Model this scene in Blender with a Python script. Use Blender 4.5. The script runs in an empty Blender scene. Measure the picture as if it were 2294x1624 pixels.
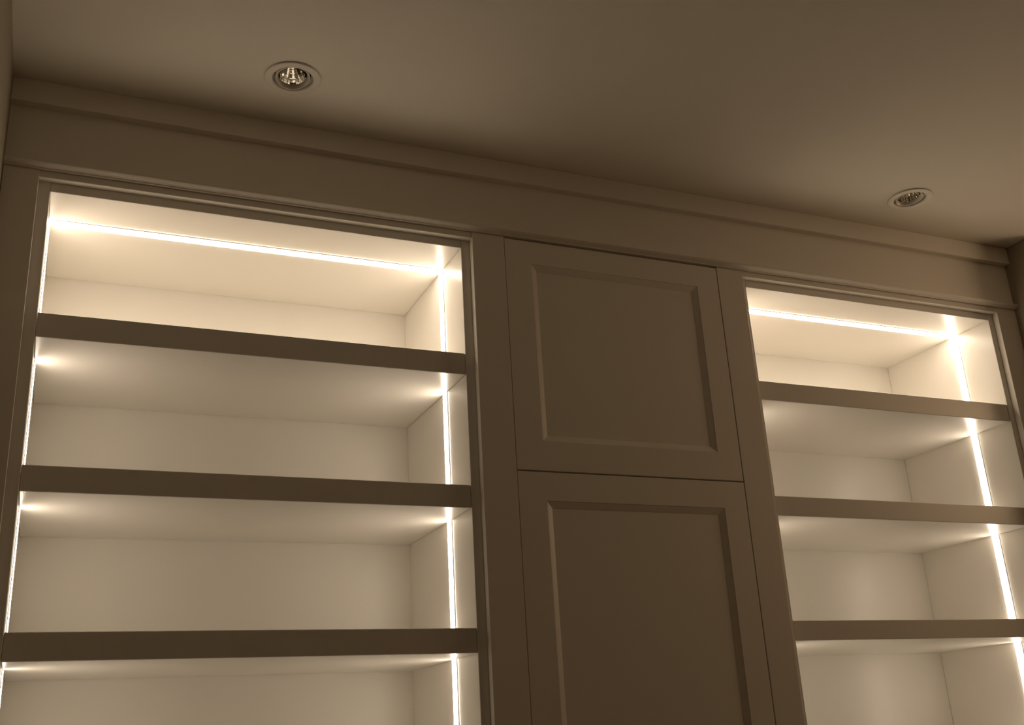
import bpy, bmesh, math
from mathutils import Vector, Matrix

sc = bpy.context.scene
S = 0.85            # metres per survey unit
EYE = 1.55          # camera height above the floor
FRAME_W, FRAME_H = 2294, 1624

# ------------------------------------------------------------------ camera
CAM = dict(f=2395.67, yaw=0.4237, pitch=0.3480, roll=-0.0579, x=0.0760, y=-2.1277, z=-0.1234)
def Z(z):           # survey height -> metres above the floor
    return EYE + (z - CAM['z']) * S
def X(x): return x * S
def Y(y): return y * S
cd = bpy.data.cameras.new('camera')
cd.sensor_fit = 'HORIZONTAL'; cd.sensor_width = 36.0
cd.lens = CAM['f'] / FRAME_W * 36.0
cd.clip_start = 0.02; cd.clip_end = 60
cam = bpy.data.objects.new('camera', cd); sc.collection.objects.link(cam)
_y, _p, _r = CAM['yaw'], CAM['pitch'], CAM['roll']
fw = Vector((math.sin(_y) * math.cos(_p), math.cos(_y) * math.cos(_p), math.sin(_p)))
rt = Vector((math.cos(_y), -math.sin(_y), 0)); up = rt.cross(fw)
r2 = math.cos(_r) * rt + math.sin(_r) * up
u2 = -math.sin(_r) * rt + math.cos(_r) * up
m = Matrix((r2, u2, -fw)).transposed().to_4x4()
m.translation = Vector((X(CAM['x']), Y(CAM['y']), EYE))
cam.matrix_world = m
sc.camera = cam

# ------------------------------------------------------------------ world, light, exposure
w = bpy.data.worlds.new('night'); sc.world = w; w.use_nodes = True
w.node_tree.nodes['Background'].inputs[0].default_value = (0.02, 0.015, 0.01, 1)
w.node_tree.nodes['Background'].inputs[1].default_value = 0.0
LED_COLOUR = (1.0, 0.83, 0.65)
LED_POWER = 18.6
lamp = bpy.data.lights.new('room_lamp', 'POINT')          # warm lamp in the open area round the corner to the right
lamp.energy = 17.5; lamp.color = (1.0, 0.68, 0.40); lamp.shadow_soft_size = 0.30
lo = bpy.data.objects.new('room_lamp', lamp); sc.collection.objects.link(lo)
lo.location = (3.15, -0.58, 2.40)
sc.view_settings.view_transform = 'Standard'
sc.view_settings.look = 'None'
sc.view_settings.gamma = 1.0
sc.view_settings.use_curve_mapping = False
sc.view_settings.exposure = 0.0
sc.cycles.max_bounces = 8
sc.cycles.diffuse_bounces = 8
sc.cycles.glossy_bounces = 4
sc.cycles.sample_clamp_indirect = 6.0
sc.cycles.caustics_reflective = False
sc.cycles.use_light_tree = True

# ------------------------------------------------------------------ materials
def principled(name, col, rough=0.5, metal=0.0, ior=1.5, bump=0.0, bscale=200.0, mottle=0.0, mscale=4.0):
    mt = bpy.data.materials.new(name); mt.use_nodes = True
    nt = mt.node_tree; b = nt.nodes['Principled BSDF']
    b.inputs['Base Color'].default_value = (*col, 1)
    b.inputs['Roughness'].default_value = rough
    b.inputs['Metallic'].default_value = metal
    b.inputs['IOR'].default_value = ior
    tc = nt.nodes.new('ShaderNodeTexCoord')
    if mottle:
        n = nt.nodes.new('ShaderNodeTexNoise'); n.inputs['Scale'].default_value = mscale
        n.inputs['Detail'].default_value = 4
        nt.links.new(tc.outputs['Object'], n.inputs['Vector'])
        r = nt.nodes.new('ShaderNodeValToRGB')
        r.color_ramp.elements[0].position = .3; r.color_ramp.elements[1].position = .7
        r.color_ramp.elements[0].color = (*[c * (1 - mottle) for c in col], 1)
        r.color_ramp.elements[1].color = (*[min(1, c * (1 + mottle)) for c in col], 1)
        nt.links.new(n.outputs['Fac'], r.inputs['Fac']); nt.links.new(r.outputs['Color'], b.inputs['Base Color'])
    if bump:
        n = nt.nodes.new('ShaderNodeTexNoise'); n.inputs['Scale'].default_value = bscale; n.inputs['Detail'].default_value = 0
        nt.links.new(tc.outputs['Object'], n.inputs['Vector'])
        bp = nt.nodes.new('ShaderNodeBump'); bp.inputs['Strength'].default_value = bump
        bp.inputs['Distance'].default_value = 0.001
        nt.links.new(n.outputs['Fac'], bp.inputs['Height']); nt.links.new(bp.outputs['Normal'], b.inputs['Normal'])
    return mt

M = {}
M['lacquer'] = principled('satin_white_lacquer', (.80, .775, .725), .29, bump=.02, bscale=90)
M['back'] = principled('matt_white_back_board', (.80, .775, .725), .32, bump=.02, bscale=90)
M['paint'] = principled('eggshell_white_joinery_paint', (.80, .765, .70), .42, bump=.05, bscale=250)
M['ceiling'] = principled('matt_white_ceiling_paint', (.82, .79, .72), .9, bump=.06, bscale=300)
M['wall'] = principled('matt_cream_wall_paint', (.33, .295, .235), .85, bump=.08, bscale=260)
M['alu'] = principled('brushed_aluminium', (.75, .74, .72), .35, metal=1.0)
M['trim'] = principled('white_enamel', (.80, .77, .71), .35)
M['chrome'] = principled('mirror_reflector', (.80, .79, .76), .08, metal=1.0)
M['housing'] = principled('dark_cast_housing', (.03, .03, .03), .6)
M['chip'] = principled('phosphor_chip', (.75, .62, .25), .4)
M['glass'] = None
g = bpy.data.materials.new('clear_lens_glass'); g.use_nodes = True
gb = g.node_tree.nodes['Principled BSDF']; gb.inputs['Transmission Weight'].default_value = 1.0
gb.inputs['Roughness'].default_value = 0.03; gb.inputs['Base Color'].default_value = (.95, .95, .93, 1)
M['glass'] = g
em = bpy.data.materials.new('lit_led_diffuser'); em.use_nodes = True
eb = em.node_tree.nodes['Principled BSDF']
eb.inputs['Base Color'].default_value = (.9, .88, .82, 1); eb.inputs['Roughness'].default_value = .5
eb.inputs['Emission Color'].default_value = (*LED_COLOUR, 1); eb.inputs['Emission Strength'].default_value = LED_POWER
em.cycles.emission_sampling = 'FRONT'
M['led'] = em
fl = bpy.data.materials.new('oak_floor'); fl.use_nodes = True
nt = fl.node_tree; b = nt.nodes['Principled BSDF']; b.inputs['Roughness'].default_value = .45
tc = nt.nodes.new('ShaderNodeTexCoord'); mp = nt.nodes.new('ShaderNodeMapping'); mp.inputs['Scale'].default_value = (1.5, 14, 1)
nz = nt.nodes.new('ShaderNodeTexNoise'); nz.inputs['Scale'].default_value = 3; nz.inputs['Detail'].default_value = 6
rp = nt.nodes.new('ShaderNodeValToRGB')
rp.color_ramp.elements[0].color = (.10, .055, .028, 1); rp.color_ramp.elements[1].color = (.19, .115, .06, 1)
nt.links.new(tc.outputs['Object'], mp.inputs['Vector']); nt.links.new(mp.outputs['Vector'], nz.inputs['Vector'])
nt.links.new(nz.outputs['Fac'], rp.inputs['Fac']); nt.links.new(rp.outputs['Color'], b.inputs['Base Color'])
M['floor'] = fl

# ------------------------------------------------------------------ helpers
C = sc.collection
def link(name, bm, mat, parent=None, origin=(0, 0, 0), smooth=False):
    me = bpy.data.meshes.new(name); bm.to_mesh(me); bm.free()
    me.materials.append(mat)
    if smooth:
        for p in me.polygons: p.use_smooth = True
    o = bpy.data.objects.new(name, me); C.objects.link(o)
    o.location = origin
    if parent is not None:
        o.parent = parent; o.location = Vector(origin) - world_loc(parent)
    return o
def world_loc(o):
    v = Vector(o.location)
    while o.parent is not None:
        o = o.parent; v += o.location
    return v
def box(name, x0, x1, y0, y1, z0, z1, mat, parent=None, bev=0.0008):
    c = Vector(((x0 + x1) / 2, (y0 + y1) / 2, (z0 + z1) / 2))
    bm = bmesh.new(); bmesh.ops.create_cube(bm, size=1)
    for v in bm.verts:
        v.co = Vector((v.co.x * (x1 - x0), v.co.y * (y1 - y0), v.co.z * (z1 - z0)))
    if bev:
        bmesh.ops.bevel(bm, geom=list(bm.edges), offset=bev, segments=1, affect='EDGES', clamp_overlap=True)
    return link(name, bm, mat, parent, c)
def profile_x(name, prof, x0, x1, mat, parent=None):
    """a moulding run: closed profile of (y, z) swept along x"""
    yc = sum(p[0] for p in prof) / len(prof); zc = sum(p[1] for p in prof) / len(prof)
    c = Vector(((x0 + x1) / 2, yc, zc)); h = (x1 - x0) / 2
    bm = bmesh.new()
    a = [bm.verts.new((-h, y - yc, z - zc)) for y, z in prof]
    b_ = [bm.verts.new((h, y - yc, z - zc)) for y, z in prof]
    n = len(prof)
    for i in range(n):
        bm.faces.new((a[i], a[(i + 1) % n], b_[(i + 1) % n], b_[i]))
    bm.faces.new(list(reversed(a))); bm.faces.new(b_)
    bmesh.ops.recalc_face_normals(bm, faces=bm.faces)
    return link(name, bm, mat, parent, c)
def rings(name, loops, mat, parent, origin):
    """rectangular loops (x0,x1,z0,z1,y) bridged one after the other"""
    bm = bmesh.new(); o = Vector(origin); vs = []
    for x0, x1, z0, z1, y in loops:
        vs.append([bm.verts.new(Vector((x, y, z)) - o) for x, z in ((x0, z0), (x1, z0), (x1, z1), (x0, z1))])
    n = len(vs)
    for k in range(n):
        A, B = vs[k], vs[(k + 1) % n]
        for i in range(4):
            bm.faces.new((A[i], A[(i + 1) % 4], B[(i + 1) % 4], B[i]))
    bmesh.ops.recalc_face_normals(bm, faces=bm.faces)
    return link(name, bm, mat, parent, origin)
def lathe(name, prof, mat, parent, origin, seg=48, smooth=True, closed=False):
    bm = bmesh.new(); vs = []
    for r, z in prof:
        if r < 1e-6: vs.append([bm.verts.new((0, 0, z))])
        else: vs.append([bm.verts.new((r * math.cos(2 * math.pi * k / seg), r * math.sin(2 * math.pi * k / seg), z)) for k in range(seg)])
    pairs = list(zip(vs, vs[1:])) + ([(vs[-1], vs[0])] if closed else [])
    for A, B in pairs:
        for k in range(seg):
            q = (k + 1) % seg
            if len(A) == 1 and len(B) == 1: continue
            if len(A) == 1: bm.faces.new((A[0], B[k], B[q]))
            elif len(B) == 1: bm.faces.new((A[k], A[q], B[0]))
            else: bm.faces.new((A[k], A[q], B[q], B[k]))
    bmesh.ops.recalc_face_normals(bm, faces=bm.faces)
    return link(name, bm, mat, parent, origin, smooth)
def thing(name, label, cat, loc, group=None):
    o = bpy.data.objects.new(name, None); C.objects.link(o); o.location = loc
    o.empty_display_size = .1
    o['label'] = label; o['category'] = cat
    if group: o['group'] = group
    return o
def struct(o, label=None, cat=None):
    o['kind'] = 'structure'
    if label: o['label'] = label
    if cat: o['category'] = cat
    return o

# ------------------------------------------------------------------ survey
xwl, xo1, xi1, xi2, xo2 = X(-0.0687), X(0), X(0.0229), X(0.9284), X(.95)
xdl, xdr, xo3 = X(1.0326), X(1.6432), X(1.7238)
xi3, xi4, xo4, xwr = X(1.7458), X(2.6192), X(2.6383), X(2.7163)
zceil, zcb, zlt, zlb = Z(1.2474), Z(1.1933), Z(1.0619), Z(1.0492)
zot, zit = Z(1.0331), Z(1.0126)
y1, yback, yled = Y(.02), Y(0.4566), Y(0.1599)
T = .0168                        # face frame thickness
YB = yback + .012                # wall behind the joinery
XR = 5.2                         # far wall of the open area to the right
NIB = -.10                       # the right wall is a short nib
YF = -3.3                        # wall behind the camera

# ------------------------------------------------------------------ the room
LIGHTS = [(X(.475), Y(-.195)), (X(2.184), Y(-.181))]
R_OUT, R_HOLE = .0500, .0395
def ceiling():
    bm = bmesh.new(); ed = []
    def loop(pts):
        v = [bm.verts.new(p) for p in pts]
        for i in range(len(v)): ed.append(bm.edges.new((v[i], v[(i + 1) % len(v)])))
    x0, x1 = xwl - .1, XR + .1
    loop([(x0, YF - .1, 0), (x1, YF - .1, 0), (x1, YB + .1, 0), (x0, YB + .1, 0)])
    for lx, ly in LIGHTS:
        loop([(lx + R_HOLE * math.cos(2 * math.pi * k / 48), ly + R_HOLE * math.sin(2 * math.pi * k / 48), 0) for k in range(48)])
    bmesh.ops.triangle_fill(bm, use_beauty=True, use_dissolve=False, edges=ed)
    res = bmesh.ops.extrude_face_region(bm, geom=list(bm.faces))
    for v in [q for q in res['geom'] if isinstance(q, bmesh.types.BMVert)]: v.co.z += .02
    bmesh.ops.recalc_face_normals(bm, faces=bm.faces)
    return link('ceiling', bm, M['ceiling'], None, (0, 0, zceil))
struct(ceiling())
struct(box('floor', xwl - .1, XR + .1, YF - .1, YB + .1, -.05, 0, M['floor'], bev=0))
struct(box('wall_left', xwl - .1, xwl, YF, YB, 0, zceil, M['wall'], bev=0))
struct(box('wall_right', xwr, xwr + .1, NIB, YB, 0, zceil, M['wall'], bev=.003))
struct(box('wall_back', xwl - .1, XR + .1, YB, YB + .1, 0, zceil, M['wall'], bev=0))
struct(box('wall_front', xwl - .1, XR + .1, YF - .1, YF, 0, zceil, M['wall'], bev=0))
struct(box('wall_far_right', XR, XR + .1, YF, YB, 0, zceil, M['wall'], bev=0))

# ------------------------------------------------------------------ cornice over the whole run
g_ = .0006
co = thing('cornice', 'white painted cornice and frieze running across the top of the whole built-in unit', 'cornice', ((xwl + xwr) / 2, 0, zlb))
box('frieze_board', xwl + g_, xwr - g_, 0, T, zlb, zceil - g_, M['paint'], co, bev=0)
pc = Y(.0195)
profile_x('crown_moulding', [(-.0003, zceil - g_), (-pc, zceil - g_), (-pc, zcb + .001), (-pc + .001, zcb), (-.0003, zcb)], xwl + g_, xwr - g_, M['paint'], co)
pl_ = Y(.0165); hl_ = zlt - zlb
profile_x('bead_moulding', [(-.0003, zlt), (-pl_ + .001, zlt), (-pl_, zlt - .0012), (-pl_ * .93, zlt - hl_ * .28),
                            (-pl_ * .72, zlt - hl_ * .52), (-pl_ * .52, zlt - hl_ * .68), (-pl_ * .50, zlt - hl_ * .74), (-pl_ * .36, zlt - hl_ * .78), (-pl_ * .33, zlb), (-.0003, zlb)],
          xwl + g_, xwr - g_, M['paint'], co)

# ------------------------------------------------------------------ lit bookcases
LW = .0185                        # width of the light strips
def strip(parent, a, b, axis, at, side):
    """channel + diffuser; axis 'z' runs up a side panel (side=+1 faces +x), 'x' runs under the top panel"""
    e = .0012
    if axis == 'z':
        x = at; s = side
        lo, hi = sorted((x, x + s * e)); ch = box('led_strip', lo, hi, yled - LW / 2 - .0015, yled + LW / 2 + .0015, a, b, M['alu'], parent, 0)
        lo, hi = sorted((x + s * e, x + s * 2.2 * e)); box('led_diffuser', lo, hi, yled - LW / 2, yled + LW / 2, a, b, M['led'], ch, 0)
    else:
        z = at
        ch = box('led_strip', a, b, yled - LW / 2 - .0015, yled + LW / 2 + .0015, z - e, z, M['alu'], parent, 0)
        box('led_diffuser', a, b, yled - LW / 2, yled + LW / 2, z - 2.2 * e, z - e, M['led'], ch, 0)
def bookcase(label, xo_l, xi_l, xi_r, xo_r, shelves, stile_l, stile_r):
    t = .024
    zb = .10
    r = thing('bookcase', label, 'bookcase', ((xi_l + xi_r) / 2, y1, 0), 'lit built-in bookcases')
    box('side_panel', xi_l - t, xi_l, y1, yback, zb, zit + t, M['lacquer'], r)
    box('side_panel', xi_r, xi_r + t, y1, yback, zb, zit + t, M['lacquer'], r)
    box('top_panel', xi_l + g_ / 2, xi_r - g_ / 2, y1 + .0003, yback, zit, zit + t, M['lacquer'], r)
    box('back_panel', xi_l - t, xi_r + t, yback + .0004, yback + .009, zb, zit + t, M['back'], r, 0)
    tops = [zit] + [b_ for a_, b_ in shelves]
    floors = [a_ for a_, b_ in shelves]
    for a_, b_ in shelves:
        box('shelf', xi_l + g_, xi_r - g_, y1 + .0015, yback - .0005, b_, a_, M['lacquer'], r, .001)
    strip(r, xi_l + .0035, xi_r - .0035, 'x', zit, 0)
    for k, fz in enumerate(floors):
        tz = tops[k] - (.003 if k == 0 else 0)
        strip(r, fz, tz, 'z', xi_l, 1); strip(r, fz, tz, 'z', xi_r, -1)
    box('top_rail', xo_l, xo_r, .0012, T, zot, zlb - .0003, M['paint'], r)
    box('base_rail', xo_l, xo_r, .0012, T, zb, shelves[-1][1], M['paint'], r)
    box('plinth', xi_l - t, xi_r + t, .03, .05, 0, zb, M['paint'], r, 0)
    if stile_l: box('stile', stile_l[0], stile_l[1], 0, T, 0, zlb - .0003, M['paint'], r)
    if stile_r: box('stile', stile_r[0], stile_r[1], 0, T, 0, zlb - .0003, M['paint'], r)
    return r
def shelf_set(a):
    out = [(Z(p), Z(q)) for p, q in a]
    th = .0437; pitch = out[1][0] - out[2][0]
    top = out[-1][0]
    for k in range(3):
        top -= pitch; out.append((top, top - th))
    return out
SL = shelf_set([(0.7436, 0.6916), (0.4330, 0.3816), (0.1247, 0.0730)])
SR = shelf_set([(0.7474, 0.6954), (0.4416, 0.3914), (0.1350, 0.0876)])
bookcase('wide lit bookcase of white shelves beside the left wall, left of the panelled doors', xo1, xi1, xi2, xo2, SL, (xwl + g_, xo1), (xo2, xdl))
bookcase('narrower lit bookcase of white shelves in the corner by the right wall', xo3, xi3, xi4, xo4, SR, (xdr, xo3), (xo4, xwr - g_))

# ------------------------------------------------------------------ panelled cupboard between them
cb = thing('tall_cupboard', 'tall white cupboard with two recessed-panel doors between the lit bookcases', 'cupboard', ((xdl + xdr) / 2, 0, 0))
cl, cr = xdl + .0003, xdr - .0003
box('side_panel', cl, cl + .018, T + .0003, yback, .1, zlb, M['lacquer'], cb, 0)
box('side_panel', cr - .018, cr, T + .0003, yback, .1, zlb, M['lacquer'], cb, 0)
box('back_panel', cl, cr, yback + .0004, yback + .009, .1, zlb, M['lacquer'], cb, 0)
box('top_panel', cl + .0185, cr - .0185, T + .004, yback, zlb - .02, zlb, M['lacquer'], cb, 0)
box('bottom_panel', cl + .0185, cr - .0185, T + .004, yback, .1, .118, M['lacquer'], cb, 0)
box('plinth', cl, cr, .03, .05, 0, .099, M['paint'], cb, 0)
gap = .0016
def door(z0, z1, pz0, pz1):
    x0, x1 = xdl + .0009, xdr - .0021
    px0, px1 = X(1.1014), X(1.5760)
    wm, d = .0130, .0052
    o = ((x0 + x1) / 2, 0, (z0 + z1) / 2)
    bv = .0008
    dr = rings('door', [(x0, x1, z0, z1, .0165), (x0, x1, z0, z1, bv), (x0 + bv, x1 - bv, z0 + bv, z1 - bv, 0),
                        (px0, px1, pz0, pz1, 0), (px0, px1, pz0, pz1, .0165)], M['paint'], cb, o)
    c = ((px0 + px1) / 2, 0, (pz0 + pz1) / 2)
    def ins(k, y): return (px0 + k, px1 - k, pz0 + k, pz1 - k, y)
    rings('panel_moulding', [ins(.0001, .0010), ins(.0012, .0010), ins(.0045, .0020), ins(wm, d), ins(wm, .0164), ins(.0001, .0164)], M['paint'], dr, c)
    box('door_panel', px0 + wm + .0001, px1 - wm - .0001, d + .0005, .0164, pz0 + wm + .0001, pz1 - wm - .0001, M['paint'], dr, 0)
    return dr
zs = Z(0.4669)
door(zs + gap * .8, zlb - .0035, Z(0.5381), Z(0.9841))
door(.10, zs - gap * .8, .10 + (zs - Z(0.3993)), Z(0.3993))

# ------------------------------------------------------------------ recessed downlights
def downlight(label, lx, ly, tilt, tilt_dir):
    o = (lx, ly, zceil)
    t = thing('downlight', label, 'downlight', o, 'recessed ceiling downlights')
    lathe('trim_ring', [(.0362, .0042), (.0362, -.0022), (.0368, -.0030), (.0380, -.0034), (.0485, -.0030), (R_OUT, -.0024), (R_OUT, -.0006),
                        (R_OUT - .0015, -.0006), (R_OUT - .0015, -.0001), (.0392, -.0001), (.0392, .0042)], M['trim'], t, o, 64, True, True)
    lathe('sleeve', [(.0364, .0043), (.0358, .0060), (.0322, .0075), (.0322, .0085), (.0388, .0085), (.0388, .0044)], M['trim'], t, o, 64, True, True)
    lathe('housing', [(.0388, .0087), (.0388, .075), (0, .075), (0, .0765), (.0393, .0765), (.0393, .0087)], M['housing'], t, o, 48, True, True)
    gm = lathe('gimbal_ring', [(.0296, -.0012), (.0304, -.0016), (.0310, -.0010), (.0310, .0070), (.0300, .0110), (.0262, .0110), (.0256, .0070), (.0256, .0058), (.0288, -.0006)],
               M['trim'], t, o, 64, True, True)
    gm.rotation_euler = (math.radians(tilt) * math.sin(tilt_dir), -math.radians(tilt) * math.cos(tilt_dir), 0)
    prof = []
    for k in range(9):
        f = k / 8
        prof.append((.0065 + .0190 * math.sqrt(1 - f * f) if k < 8 else .0065, .0060 + .037 * f))
    lathe('reflector', prof, M['chrome'], gm, o, 28, False)
    lathe('lamp_chip', [(0, .0420), (.0062, .0420), (.0062, .0440), (0, .0440)], M['chip'], gm, o, 24, False)
    return t
downlight('unlit round white ceiling downlight in front of the wide left bookcase', *LIGHTS[0], 6, -1.2)
downlight('unlit round white ceiling downlight in front of the right corner bookcase', *LIGHTS[1], 4, -1.2)
